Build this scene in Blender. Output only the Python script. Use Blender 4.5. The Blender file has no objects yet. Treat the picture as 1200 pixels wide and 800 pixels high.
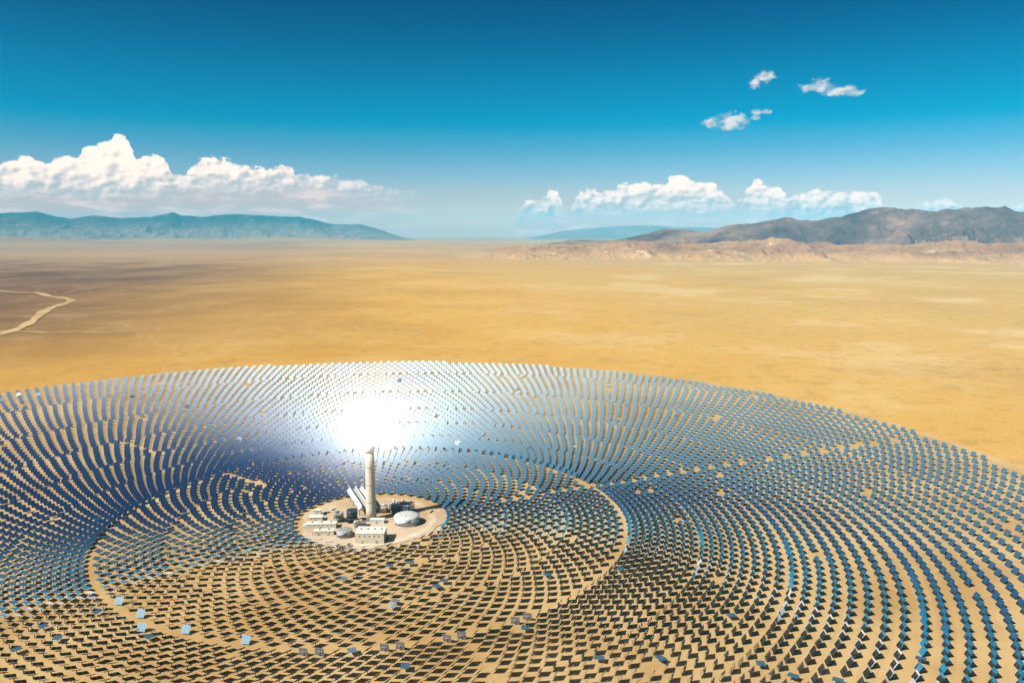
import bpy, bmesh, math, random
import numpy as np
from mathutils import Vector, Matrix

random.seed(7)
rng = np.random.default_rng(11)
scene = bpy.context.scene
COL = scene.collection
R = math.radians
PI = math.pi

# ------------------------------------------------------------------ camera
F, PITCH, H = 933.0, R(8.124), 520.0
CAM = Vector((253.0, -1372.0, H))
cd = bpy.data.cameras.new('camera'); cam = bpy.data.objects.new('camera', cd); COL.objects.link(cam)
cam.location = CAM; cam.rotation_euler = (PI / 2 - PITCH, 0, 0)
cd.sensor_fit = 'HORIZONTAL'; cd.sensor_width = 36; cd.lens = 36 * F / 1200
cd.clip_start = 1; cd.clip_end = 400000
scene.camera = cam

def ray(px, py):
    """azimuth and elevation (radians) of a direction given in photo measurements"""
    x, y = (px - 600) / F, (400 - py) / F
    c, s = math.cos(PITCH), math.sin(PITCH)
    fx, fy, fz = x, c + y * s, y * c - s
    return math.atan2(fx, fy), math.atan2(fz, math.hypot(fx, fy))
def gnd(px, py, z=0.0):
    """ground point (tower at the origin)"""
    x, y = (px - 600) / F, (py - 400) / F
    dn = math.sin(PITCH) + y * math.cos(PITCH)
    k = (H - z) / dn
    return Vector((CAM.x + x * k, CAM.y + (math.cos(PITCH) - y * math.sin(PITCH)) * k, z))
def project(x, y, z):
    dx, dy, dz = x - CAM.x, y - CAM.y, z - CAM.z
    c, s = math.cos(PITCH), math.sin(PITCH)
    depth = dy * c - dz * s
    up = dy * s + dz * c
    return 600 + F * dx / depth, 400 - F * up / depth

# sun
SUN_EL = R(45.0)
sd = Vector((-0.85, -0.52, 0)).normalized() * math.cos(SUN_EL); sd.z = math.sin(SUN_EL)
SUN = sd.normalized()

# ------------------------------------------------------------------ node helpers
class NT:
    def __init__(s, tree): s.t = tree; s.n = tree.nodes; s.l = tree.links
    def new(s, typ, **kw):
        n = s.n.new(typ)
        for k, v in kw.items(): setattr(n, k, v)
        return n
    def put(s, sock, v):
        if isinstance(v, bpy.types.NodeSocket): s.l.new(v, sock)
        elif v is not None: sock.default_value = v
    def math(s, op, a, b=None, c=None, clamp=False):
        n = s.new('ShaderNodeMath', operation=op, use_clamp=clamp)
        for i, v in enumerate((a, b, c)):
            if v is not None: s.put(n.inputs[i], v)
        return n.outputs[0]
    def vmath(s, op, a, b=None, scale=None):
        n = s.new('ShaderNodeVectorMath', operation=op)
        s.put(n.inputs[0], a)
        if b is not None: s.put(n.inputs[1], b)
        if scale is not None: s.put(n.inputs['Scale'], scale)
        return n.outputs['Value'] if op in ('LENGTH', 'DOT_PRODUCT', 'DISTANCE') else n.outputs[0]
    def smooth(s, v, a, b):
        n = s.new('ShaderNodeMapRange', interpolation_type='SMOOTHSTEP')
        s.put(n.inputs['Value'], v); s.put(n.inputs['From Min'], a); s.put(n.inputs['From Max'], b)
        return n.outputs[0]
    def noise(s, vec, scale, detail=4, rough=.5, lac=2.0, dist=0.0):
        n = s.new('ShaderNodeTexNoise')
        s.put(n.inputs['Vector'], vec); s.put(n.inputs['Scale'], scale)
        n.inputs['Detail'].default_value = detail; n.inputs['Roughness'].default_value = rough
        n.inputs['Lacunarity'].default_value = lac; n.inputs['Distortion'].default_value = dist
        return n.outputs[0]
    def mix(s, f, a, b, blend='MIX'):
        n = s.new('ShaderNodeMix', data_type='RGBA', blend_type=blend)
        s.put(n.inputs[0], f)
        for i, v in ((6, a), (7, b)):
            if isinstance(v, tuple) and len(v) == 3: v = v + (1,)
            s.put(n.inputs[i], v)
        return n.outputs[2]
    def ramp(s, f, stops, interp='LINEAR'):
        n = s.new('ShaderNodeValToRGB'); n.color_ramp.interpolation = interp
        e = n.color_ramp.elements
        while len(e) > 1: e.remove(e[-1])
        e[0].position = stops[0][0]; e[0].color = tuple(stops[0][1]) + (1,)
        for p, c in stops[1:]:
            q = e.new(p); q.color = tuple(c) + (1,)
        s.put(n.inputs[0], f); return n.outputs[0]
    def curve(s, f, pts):
        n = s.new('ShaderNodeFloatCurve'); c = n.mapping.curves[0]
        pts = sorted(pts)
        c.points[0].location = pts[0]; c.points[1].location = pts[-1]
        for p in pts[1:-1]: c.points.new(*p)
        for p in c.points: p.handle_type = 'VECTOR'
        n.mapping.use_clip = False; n.mapping.update()
        s.put(n.inputs['Value'], f); return n.outputs[0]
    def xyz(s, x, y, z):
        n = s.new('ShaderNodeCombineXYZ')
        for i, v in enumerate((x, y, z)): s.put(n.inputs[i], v)
        return n.outputs[0]

ALB = .385                                                    # base colours are noted as picture values; surfaces take this share of them
def material(name):
    m = bpy.data.materials.new(name); m.use_nodes = True
    nt = NT(m.node_tree); b = m.node_tree.nodes['Principled BSDF']
    return m, nt, b
def plain(name, color, rough=.7, metal=0.0, var=.15, scale=.3, spec=.3, bump=0):
    m, nt, b = material(name)
    tc = nt.new('ShaderNodeTexCoord').outputs['Object']
    n = nt.noise(tc, scale, 5, .6)
    f = nt.smooth(n, .3, .7)
    lo = tuple(c * (1 - var) for c in color); hi = tuple(min(1, c * (1 + var)) for c in color)
    nt.put(b.inputs['Base Color'], nt.vmath('SCALE', nt.mix(f, lo, hi), scale=.46))
    b.inputs['Roughness'].default_value = rough; b.inputs['Metallic'].default_value = metal
    b.inputs['Specular IOR Level'].default_value = spec
    return m

# ------------------------------------------------------------------ object helpers
def tag(o, label=None, cat=None, group=None, kind=None):
    if label: o['label'] = label
    if cat: o['category'] = cat
    if group: o['group'] = group
    if kind: o['kind'] = kind
    return o
def empty(name, loc=(0, 0, 0), rz=0, **kw):
    o = bpy.data.objects.new(name, None); COL.objects.link(o)
    o.empty_display_size = 5
    o.location = loc; o.rotation_euler = (0, 0, rz)
    return tag(o, **kw)
class MB:
    def __init__(s): s.v = []; s.f = []; s.sm = []
    def add(s, vs, fs, smooth=False):
        k = len(s.v); s.v += [tuple(v) for v in vs]
        s.f += [tuple(i + k for i in f) for f in fs]; s.sm += [smooth] * len(fs); return s
    def box(s, x0, y0, z0, x1, y1, z1, bev=0):
        vs = [(x0, y0, z0), (x1, y0, z0), (x1, y1, z0), (x0, y1, z0), (x0, y0, z1), (x1, y0, z1), (x1, y1, z1), (x0, y1, z1)]
        return s.add(vs, [(0, 3, 2, 1), (4, 5, 6, 7), (0, 1, 5, 4), (1, 2, 6, 5), (2, 3, 7, 6), (3, 0, 4, 7)])
    def cbox(s, cx, cy, z0, w, d, h): return s.box(cx - w / 2, cy - d / 2, z0, cx + w / 2, cy + d / 2, z0 + h)
    def lathe(s, prof, n=32, cx=0, cy=0, smooth=True):
        vs = []; fs = []
        for r, z in prof:
            for i in range(n):
                a = 2 * PI * i / n; vs.append((cx + r * math.cos(a), cy + r * math.sin(a), z))
        for j in range(len(prof) - 1):
            for i in range(n):
                a, b = j * n + i, j * n + (i + 1) % n
                fs.append((a, b, b + n, a + n))
        fs.append(tuple(range(n))[::-1]); fs.append(tuple((len(prof) - 1) * n + i for i in range(n)))
        s.add(vs, fs[:-2], smooth); k = len(s.v) - len(vs)
        s.f += [tuple(i + k for i in f) for f in fs[-2:]]; s.sm += [False, False]; return s
    def tube(s, p, q, r, n=8, r2=None):
        p, q = Vector(p), Vector(q); d = (q - p).normalized(); r2 = r if r2 is None else r2
        a = d.orthogonal().normalized(); b = d.cross(a)
        vs = [p + (a * math.cos(2 * PI * i / n) + b * math.sin(2 * PI * i / n)) * r for i in range(n)]
        vs += [q + (a * math.cos(2 * PI * i / n) + b * math.sin(2 * PI * i / n)) * r2 for i in range(n)]
        fs = [(i, (i + 1) % n, (i + 1) % n + n, i + n) for i in range(n)]
        fs += [tuple(range(n))[::-1], tuple(range(n, 2 * n))]
        return s.add(vs, fs, n > 6)
    def bar(s, p, q, w, h):
        """square bar between two points"""
        p, q = Vector(p), Vector(q); d = (q - p).normalized()
        up = Vector((0, 0, 1)) if abs(d.z) < .9 else Vector((1, 0, 0))
        a = d.cross(up).normalized(); b = a.cross(d)
        vs = [c + a * (w / 2 * i) + b * (h / 2 * j) for c in (p, q) for i, j in ((-1, -1), (1, -1), (1, 1), (-1, 1))]
        return s.add(vs, [(0, 1, 2, 3), (7, 6, 5, 4), (0, 4, 5, 1), (1, 5, 6, 2), (2, 6, 7, 3), (3, 7, 4, 0)])
    def mesh(s, name, mats):
        me = bpy.data.meshes.new(name); me.from_pydata(s.v, [], s.f); me.update()
        me.polygons.foreach_set('use_smooth', s.sm)
        for m in (mats if isinstance(mats, (list, tuple)) else [mats]): me.materials.append(m)
        bm = bmesh.new(); bm.from_mesh(me); bmesh.ops.recalc_face_normals(bm, faces=bm.faces); bm.to_mesh(me); bm.free()
        return me
    def build(s, name, mat, parent=None, **kw):
        o = bpy.data.objects.new(name, s.mesh(name, mat)); COL.objects.link(o)
        if parent: o.parent = parent
        return tag(o, **kw)
def np_mesh(name, V, Q, mats, midx=None, smooth=False):
    """V (n,3), Q (m,4) quads"""
    me = bpy.data.meshes.new(name)
    me.vertices.add(len(V)); me.vertices.foreach_set('co', np.asarray(V, np.float32).ravel())
    me.loops.add(Q.size); me.loops.foreach_set('vertex_index', Q.astype(np.int32).ravel())
    me.polygons.add(len(Q)); me.polygons.foreach_set('loop_start', np.arange(0, Q.size, Q.shape[1], dtype=np.int32))
    me.polygons.foreach_set('loop_total', np.full(len(Q), Q.shape[1], np.int32))
    for m in mats: me.materials.append(m)
    if midx is not None: me.polygons.foreach_set('material_index', midx.astype(np.int32))
    me.polygons.foreach_set('use_smooth', np.full(len(Q), smooth))
    me.update(calc_edges=True); me.validate()
    o = bpy.data.objects.new(name, me); COL.objects.link(o); return o

# numpy value noise
_perm = rng.random((256, 256))
def vnoise(x, y):
    xi = np.floor(x).astype(int); yi = np.floor(y).astype(int); fx = x - xi; fy = y - yi
    fx = fx * fx * fx * (fx * (fx * 6 - 15) + 10); fy = fy * fy * fy * (fy * (fy * 6 - 15) + 10)
    g = lambda a, b: _perm[a % 256, b % 256]
    return (g(xi, yi) * (1 - fx) + g(xi + 1, yi) * fx) * (1 - fy) + (g(xi, yi + 1) * (1 - fx) + g(xi + 1, yi + 1) * fx) * fy
def fbm(x, y, o=6, gain=.5):
    s = 0; a = 1; t = 0
    for k in range(o):
        s = s + a * vnoise(x * 2.03 ** k + 17.3 * k, y * 2.03 ** k + 5.1 * k); t += a; a *= gain
    return s / t
def ridged(x, y, o=7, gain=.55):
    s = 0; a = 1; t = 0; w = 1
    for k in range(o):
        n = 1 - np.abs(2 * vnoise(x * 2.07 ** k + 31.7 * k, y * 2.07 ** k + 11.9 * k) - 1)
        n = n * n; s = s + a * n * w; w = np.clip(n * 1.6, 0, 1); t += a; a *= gain
    return s / t
def drop(d): return (np.maximum(0, d - 4000) ** 2) / (2 * 6371000.0)

# ------------------------------------------------------------------ materials
SAND = (.62, .41, .17)
def ground_material():
    m, nt, b = material('desert_floor')
    pos = nt.new('ShaderNodeNewGeometry').outputs['Position']
    sx = nt.new('ShaderNodeSeparateXYZ'); nt.put(sx.inputs[0], pos)
    X, Y = sx.outputs[0], sx.outputs[1]
    big = nt.noise(pos, .00022, 6, .55)
    mid = nt.noise(pos, .0011, 7, .62)
    fin = nt.noise(pos, .012, 8, .7)
    gold = nt.mix(nt.smooth(mid, .35, .65), (.72, .39, .060), (.84, .50, .108))
    pale = nt.mix(nt.smooth(mid, .3, .7), (.80, .54, .17), (.66, .41, .145))
    east = nt.smooth(nt.math('ADD', X, nt.math('MULTIPLY', nt.math('SUBTRACT', big, .5), 6000)), -1200, 3000)
    c = nt.mix(nt.math('MULTIPLY', east, .8), gold, pale)
    # darker gravelly flats to the west and north west
    wx = nt.math('ADD', nt.math('ADD', X, nt.math('MULTIPLY', Y, .22)), nt.math('MULTIPLY', nt.math('SUBTRACT', big, .5), 3000))
    west = nt.math('SUBTRACT', 1.0, nt.smooth(wx, -2800, 1000))
    west = nt.math('MULTIPLY', west, nt.smooth(nt.math('ADD', Y, nt.math('MULTIPLY', nt.math('SUBTRACT', big, .5), 4000)), 300, 2800))
    brown = nt.mix(nt.smooth(mid, .35, .65), (.13, .055, .035), (.25, .115, .055))
    c = nt.mix(nt.math('MULTIPLY', west, .92), c, brown)
    # far valley floor, more pink
    far = nt.smooth(nt.math('ADD', Y, nt.math('MULTIPLY', nt.math('SUBTRACT', mid, .5), 9000)), 6500, 15000)
    c = nt.mix(nt.math('MULTIPLY', far, .7), c, nt.mix(nt.smooth(big, .4, .6), (.60, .34, .16), (.74, .44, .19)))
    # wash streaks
    st = nt.noise(nt.vmath('MULTIPLY', pos, (.7, 1.2, 1)), .0009, 7, .65)
    c = nt.mix(nt.math('MULTIPLY', nt.smooth(st, .58, .70), .35), c, (.72, .53, .30))
    c = nt.mix(nt.math('MULTIPLY', nt.smooth(st, .44, .34), .22), c, (.36, .22, .09))
    wv = nt.noise(nt.vmath('MULTIPLY', pos, (1, .6, 1)), .0008, 8, .62, 2.0, .6)
    vein = nt.math('SUBTRACT', 1.0, nt.smooth(nt.math('ABSOLUTE', nt.math('SUBTRACT', wv, .5)), .0, .014))
    c = nt.mix(nt.math('MULTIPLY', vein, .17), c, (.80, .60, .34))
    pat = nt.noise(nt.vmath('ADD', pos, (5000, 800, 0)), .00085, 7, .66)
    c = nt.mix(nt.math('MULTIPLY', nt.math('MULTIPLY', nt.smooth(pat, .50, .62), east), .6), c, (.88, .68, .34))
    c = nt.mix(nt.math('MULTIPLY', nt.math('MULTIPLY', nt.smooth(pat, .46, .38), east), .35), c, (.62, .46, .12))
    # scrub speckle
    c = nt.mix(nt.math('MULTIPLY', nt.smooth(fin, .50, .64), .30), c, (.30, .20, .08))
    fin2 = nt.noise(pos, .07, 4, .7)
    c = nt.mix(nt.math('MULTIPLY', nt.smooth(fin2, .52, .66), .35), c, (.26, .18, .07))
    nt.put(b.inputs['Base Color'], nt.vmath('SCALE', c, scale=ALB)); b.inputs['Roughness'].default_value = .95; b.inputs['Specular IOR Level'].default_value = .05
    return m
def field_material(name, base, streak=.25, dark=.2):
    m, nt, b = material(name)
    pos = nt.new('ShaderNodeNewGeometry').outputs['Position']
    n1 = nt.noise(pos, .004, 6, .6); n2 = nt.noise(pos, .05, 6, .65); n3 = nt.noise(pos, .4, 3, .6)
    lo = (base[0] * .84, base[1] * .78, base[2] * .68); hi = (min(1, base[0] * 1.12), base[1] * 1.17, base[2] * 1.28)
    c = nt.mix(nt.smooth(n1, .35, .65), lo, hi)
    c = nt.mix(nt.math('MULTIPLY', nt.smooth(n2, .5, .68), streak), c, (min(1, base[0] * 1.2), base[1] * 1.3, base[2] * 1.5))
    c = nt.mix(nt.math('MULTIPLY', nt.smooth(n3, .5, .75), dark), c, (base[0] * .6, base[1] * .55, base[2] * .5))
    sxy = nt.new('ShaderNodeSeparateXYZ'); nt.put(sxy.inputs[0], pos)
    rad = nt.math('SQRT', nt.math('ADD', nt.math('MULTIPLY', sxy.outputs[0], sxy.outputs[0]), nt.math('MULTIPLY', sxy.outputs[1], sxy.outputs[1])))
    lane = nt.noise(nt.xyz(nt.math('MULTIPLY', rad, .11), nt.math('MULTIPLY', sxy.outputs[0], .0016), nt.math('MULTIPLY', sxy.outputs[1], .0016)), 1.0, 4, .6)
    c = nt.mix(nt.math('MULTIPLY', nt.smooth(lane, .52, .66), .30), c, (base[0] * 1.15, base[1] * 1.22, base[2] * 1.4))   # worn service lanes
    c = nt.mix(nt.math('MULTIPLY', nt.smooth(lane, .46, .34), .25), c, (base[0] * .7, base[1] * .66, base[2] * .6))
    nt.put(b.inputs['Base Color'], nt.vmath('SCALE', c, scale=ALB)); b.inputs['Roughness'].default_value = .95; b.inputs['Specular IOR Level'].default_value = .05
    return m
M_GROUND = ground_material()
M_FIELD = field_material('graded_sand', SAND)
M_TRACK = field_material('packed_sand', (.66, .45, .20), .3, .1)
M_PAD = field_material('plant_yard', (.66, .50, .32), .7, .3)
M_ROAD = field_material('pale_gravel', (.74, .62, .44), .3, .05)

def rock_material(name, lo, mid_, hi, pale=None, sc=.0008, fan_haze=0.0, top=160):
    m, nt, b = material(name)
    g = nt.new('ShaderNodeNewGeometry'); pos = g.outputs['Position']
    n = nt.noise(pos, sc, 8, .68); n2 = nt.noise(pos, sc * 7, 6, .7)
    c = nt.ramp(nt.math('ADD', nt.math('MULTIPLY', n, .75), nt.math('MULTIPLY', n2, .25)), [(.36, lo), (.5, mid_), (.64, hi)])
    if pale:
        p = nt.noise(nt.vmath('ADD', pos, (9000, 3000, 0)), sc * 1.3, 6, .6)
        c = nt.mix(nt.smooth(p, .60, .66), c, pale)
    up = nt.new('ShaderNodeSeparateXYZ'); nt.put(up.inputs[0], g.outputs['Normal'])
    flat = nt.smooth(up.outputs[2], .975, .997)               # sandy fans where the slope runs out; also masks the far range's painted haze
    ris = nt.new('ShaderNodeAttribute'); ris.attribute_name = 'rise'
    low = nt.math('SUBTRACT', 1.0, nt.smooth(nt.math('ADD', ris.outputs['Fac'], nt.math('MULTIPLY', nt.math('SUBTRACT', n2, .5), top)), top * .05, top))
    flat = nt.math('MAXIMUM', flat, low)
    c = nt.mix(nt.math('MULTIPLY', flat, fan_haze), c, (.66, .40, .165) if top < 500 else (.40, .30, .24))  # sandy fans; on the far range the pale foot paints in base haze
    nt.put(b.inputs['Base Color'], nt.vmath('SCALE', c, scale=ALB)); b.inputs['Roughness'].default_value = .95; b.inputs['Specular IOR Level'].default_value = .05
    return m
M_RANGE = rock_material('range_rock', (.06, .035, .04), (.19, .115, .095), (.44, .27, .20), None, .0008, .5)
M_FARRANGE = rock_material('far_range_rock', (.025, .035, .035), (.05, .06, .055), (.10, .09, .075), None, .0004, .85, 1250)
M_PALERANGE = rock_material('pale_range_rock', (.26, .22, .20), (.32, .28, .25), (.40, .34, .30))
M_FOOT = rock_material('foothill_soil', (.24, .11, .06), (.42, .215, .11), (.58, .33, .16), (.88, .66, .40), .0011, 1.0)
M_DUNE = field_material('dune_sand', (.80, .68, .48), .3, .0)

m, nt, b = material('mirror_glass'); M_MIRROR = m
b.inputs['Base Color'].default_value = (.84, .88, .90, 1); b.inputs['Metallic'].default_value = .994
b.inputs['Roughness'].default_value = .02
M_BACK = plain('galvanised_back', (.26, .255, .24), .6, .2, .2, .4)
M_STEEL = plain('galvanised_steel', (.34, .35, .36), .5, .5, .15, .8)
M_CONC = plain('tower_concrete', (.80, .68, .52), .85, 0, .08, .06)
M_CREAM = plain('cream_cladding', (.74, .66, .48), .6, 0, .05, .1)
M_ROOF = plain('pale_roof_sheet', (.80, .76, .64), .6, 0, .05, .1)
M_WHITE = plain('white_cladding', (.80, .79, .76), .5, 0, .05, .1)
M_DARK = plain('dark_steel', (.035, .05, .055), .5, .3, .3, .5)
M_TANK = plain('aluminium_jacket', (.66, .66, .64), .5, .15, .06, .05)
M_SLATE = plain('slate_steel', (.13, .19, .21), .5, .3, .3, .3)
M_GREY = plain('grey_machinery', (.36, .38, .38), .6, .2, .3, .3)
M_GLASS = plain('dark_window', (.03, .04, .05), .15, 0, .1, 1, .5)
M_RUST = plain('ochre_pipe', (.45, .28, .12), .7, 0, .2, .5)
M_CAR = plain('white_paint', (.8, .8, .8), .3, 0, .02, 1, .5)
M_TYRE = plain('tyre_rubber', (.03, .03, .03), .9)

# ------------------------------------------------------------------ ground sheet (reaches the horizon, follows the earth's curve)
def polar_sheet(name, az, dist, hfun, mats, smooth=True, closed=False, base=None):
    A, D = np.meshgrid(az, dist)
    X = CAM.x + D * np.sin(A); Y = CAM.y + D * np.cos(A)
    Z = hfun(X, Y, A, D)
    V = np.stack([X.ravel(), Y.ravel(), Z.ravel()], 1)
    nr, na = A.shape
    i = np.arange(nr * na).reshape(nr, na)
    if closed:
        j = np.roll(i, -1, 1); Q = np.stack([i[:-1].ravel(), i[1:].ravel(), j[1:].ravel(), j[:-1].ravel()], 1)
    else:
        Q = np.stack([i[:-1, :-1].ravel(), i[:-1, 1:].ravel(), i[1:, 1:].ravel(), i[1:, :-1].ravel()], 1)
        Q = Q[:, ::-1]
    o = np_mesh(name, V, Q, mats, smooth=smooth); o['kind'] = 'structure'; return o
def ground_h(X, Y, A, D):
    rise = 26 * (fbm(X / 5200, Y / 5200, 5) - .5) * np.clip((D - 4500) / 6000, 0, 1)
    return -drop(D) + rise
dist = np.concatenate([[1], np.linspace(200, 4400, 22), np.geomspace(4500, 62500, 150)])
polar_sheet('ground', np.linspace(0, 2 * PI, 361)[:-1], dist, ground_h, [M_GROUND], closed=True)

def silhouette(pts):
    a = np.array([ray(x, y) for x, y in pts])
    return lambda A: np.interp(A, a[:, 0], np.tan(a[:, 1]))
def mountain(name, prof, d0, dpk, d1, mat, az0, az1, na, nd, rough, fsc, foot=0.12, mod=.35, seed=0., sharp=1.3):
    az = np.linspace(az0, az1, na); ds = np.linspace(d0, d1, nd); sil = silhouette(prof)
    def hf(X, Y, A, D):
        crest = sil(A) * dpk + H + drop(dpk)           # height over the local plain at the crest line
        crest = np.maximum(crest, 2)
        t = np.where(D < dpk, (D - d0) / (dpk - d0), (d1 - D) / (d1 - dpk)).clip(0, 1)
        env = t ** sharp * (1 - foot) + foot * np.sin(t * PI / 2)
        rg = ridged(X / fsc + seed, Y / fsc + seed, 7, .58)
        rg2 = fbm(X / (fsc * .35) + seed, Y / (fsc * .35), 5, .6)
        peak = np.exp(-((D - dpk) / (.17 * (d1 - d0))) ** 2)
        h = crest * (env * (1 - mod * (1 - peak)) + (rg - .38) * mod * 1.7 * np.sin(t * PI) * (1 - .75 * peak) ) + crest * rough * (rg2 - .5) * np.sqrt(t)
        e = np.clip(np.minimum(A - az0, az1 - A) / (.14 * (az1 - az0)), 0, 1); h = h * (e * e * (3 - 2 * e)) - 10 * (1 - e)
        h = np.maximum(h, -12) * np.minimum(1, t * 6)
        return h - drop(D) - 6 * (1 - np.minimum(1, t * 14)) + 0
    o = polar_sheet(name, az, ds, hf, [mat])
    co = np.empty(len(o.data.vertices) * 3, np.float32); o.data.vertices.foreach_get('co', co); co = co.reshape(-1, 3)
    hh = co[:, 2] + drop(np.hypot(co[:, 0] - CAM.x, co[:, 1] - CAM.y))
    at_ = o.data.attributes.new('rise', 'FLOAT', 'POINT'); at_.data.foreach_set('value', hh.astype(np.float32))
    return o

MR = [(560, 286), (600, 285), (640, 283), (680, 281), (712, 281), (735, 279), (760, 273), (778, 268), (800, 268), (822, 271), (850, 266), (880, 262), (905, 258), (920, 257), (945, 259), (960, 257), (985, 252), (1005, 248), (1030, 243), (1060, 243),
      (1090, 245), (1110, 244), (1130, 244), (1160, 246), (1178, 244), (1195, 250), (1230, 246), (1300, 240), (1400, 250), (1520, 270), (1600, 284)]
mountain('mountains', MR, 14800, 18500, 24500, M_RANGE, ray(560, 270)[0], ray(1600, 270)[0], 1000, 200, .26, 1900, mod=.62, seed=3.3)
ML = [(-420, 270), (-300, 255), (-160, 248), (-80, 252), (0, 250), (20, 249), (40, 248), (60, 252), (80, 255), (110, 252), (140, 255), (178, 254), (192, 250), (202, 248), (212, 252), (235, 255), (262, 252), (290, 251), (330, 253), (350, 253), (372, 258), (388, 262),
      (410, 263), (425, 262), (450, 263), (465, 268), (480, 275), (492, 281), (505, 286)]
mountain('mountains', ML, 36000, 45000, 56000, M_FARRANGE, ray(-420, 270)[0], ray(505, 270)[0], 700, 110, .14, 3800, mod=.45, seed=8.1)
ML2 = [(-300, 285), (-100, 280), (0, 277), (60, 279), (120, 281), (190, 279), (260, 280), (330, 278), (400, 280), (440, 281), (520, 282), (560, 284), (610, 287)]
mountain('hills', ML2, 28000, 33000, 38000, M_GROUND, ray(-300, 270)[0], ray(610, 270)[0], 420, 50, .20, 3000, mod=.30, seed=18.1)
MC = [(600, 281), (640, 275), (660, 270), (690, 267), (720, 265), (745, 264), (765, 264), (790, 266), (830, 266), (860, 270), (900, 280)]
mountain('mountains', MC, 47000, 54000, 62000, M_PALERANGE, ray(600, 270)[0], ray(900, 270)[0], 200, 60, .06, 5200, mod=.30, seed=5.7)
MF = [(520, 289), (560, 287), (600, 288), (660, 287), (700, 286), (740, 283), (770, 284), (800, 286), (840, 284), (870, 283), (890, 281), (905, 279), (925, 282), (945, 285), (975, 286), (1010, 287), (1050, 287), (1090, 285), (1130, 284), (1170, 286), (1230, 284), (1320, 288), (1400, 292)]
mountain('hills', MF, 12800, 15300, 18200, M_FOOT, ray(520, 270)[0], ray(1400, 270)[0], 800, 120, .5, 900, mod=.5, seed=13.7)
def dune(px, py, wx, wy, h):
    p = gnd(px, py); d = math.hypot(p.x - CAM.x, p.y - CAM.y); az = math.atan2(p.x - CAM.x, p.y - CAM.y)
    az_ = np.linspace(az - wx / d, az + wx / d, 70); ds = np.linspace(d - wy, d + wy, 40)
    def hf(X, Y, A, D):
        u = (A - az) * d / wx; v = (D - d) / wy
        w = u + .25 * (fbm(X / 700, Y / 700, 4) - .5); r2 = w * w + v * v
        return -drop(D) - 8 + (h + 8) * np.clip(1 - r2, 0, 1) ** .8 * (.55 + .9 * fbm(X / 420 + 5, Y / 900, 4))
    polar_sheet('sand_dune', az_, ds, hf, [M_DUNE])

# ------------------------------------------------------------------ graded field, roads, plant yard
C0 = Vector((-148.0, 193.0, 0)); RF = 1482.0
def disc(name, cx, cy, r, z, mat, n=256, rin=0.0, wob=0.0):
    vs, fs = [], []
    for i in range(n):
        a = 2 * PI * i / n; k = 1 + wob * (math.sin(3 * a + 1) + .6 * math.sin(7 * a) + .4 * math.sin(13 * a + 2))
        vs.append((cx + r * k * math.cos(a), cy + r * k * math.sin(a), z))
        if rin: vs.append((cx + rin * math.cos(a), cy + rin * math.sin(a), z))
    if rin: fs = [(2 * i, 2 * ((i + 1) % n), 2 * ((i + 1) % n) + 1, 2 * i + 1) for i in range(n)]
    else: fs = [tuple(range(n))]
    me = bpy.data.meshes.new(name); me.from_pydata(vs, [], fs); me.materials.append(mat); me.update()
    if me.polygons[0].normal.z < 0: me.flip_normals()
    o = bpy.data.objects.new(name, me); COL.objects.link(o); o['kind'] = 'structure'; return o
disc('field_ground', C0.x, C0.y, RF + 22, .25, M_FIELD)
disc('perimeter_road', C0.x, C0.y, RF + 38, .50, M_TRACK, rin=RF + 12)
ROADS = [R(24), R(-66), R(144)]; RSTART = [250, 466, 300]
for k, a in enumerate(ROADS):
    if k != 1: continue
    u = Vector((math.cos(a), math.sin(a), 0)); v = Vector((-u.y, u.x, 0))
    c0 = C0.dot(u); r1 = c0 + math.sqrt(RF ** 2 - (C0.length_squared - c0 * c0)) + 10
    w = 3.2; z = .75
    vs = [u * RSTART[k] + v * w, u * RSTART[k] - v * w, u * r1 - v * w, u * r1 + v * w]
    o = MB().add([(p.x, p.y, z) for p in vs], [(0, 1, 2, 3)]).build('service_road', M_FIELD); o['kind'] = 'structure'
disc('plant_yard', 0, -4, 129, 1.0, M_PAD, wob=.055)
def strip(name, pts, w, z, mat, sub=8):
    P = [Vector((p[0], p[1], 0)) for p in pts]; Q = []
    for i in range(len(P) - 1):
        p0 = P[max(0, i - 1)]; p1 = P[i]; p2 = P[i + 1]; p3 = P[min(len(P) - 1, i + 2)]
        for t in np.linspace(0, 1, sub, endpoint=False):
            Q.append(.5 * ((2 * p1) + (p2 - p0) * t + (2 * p0 - 5 * p1 + 4 * p2 - p3) * t * t + (3 * p1 - p0 - 3 * p2 + p3) * t ** 3))
    Q.append(P[-1]); vs = []; fs = []
    for i, q in enumerate(Q):
        d = (Q[min(i + 1, len(Q) - 1)] - Q[max(i - 1, 0)]).normalized(); nrm = Vector((-d.y, d.x, 0))
        ww = w * (1 + .25 * math.sin(i * .9) + .15 * math.sin(i * 2.3))
        for s_ in (1, -1):
            p = q + nrm * ww * s_; D = math.hypot(p.x - CAM.x, p.y - CAM.y)
            vs.append((p.x, p.y, z - float(drop(D))))
        if i: fs.append((2 * i - 2, 2 * i - 1, 2 * i + 1, 2 * i))
    o = MB().add(vs, fs).build(name, mat); o['kind'] = 'structure'; return o
arc = [(112 * math.cos(R(a)), -4 + 112 * math.sin(R(a))) for a in range(-95, 75, 10)]
strip('plant_road', arc, 5.5, 1.25, M_ROAD, 4)
strip('ring_road', [(457.5 * math.cos(R(a)), 457.5 * math.sin(R(a))) for a in range(-150, 26, 4)], 3.2, .5, M_TRACK, 2)
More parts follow.
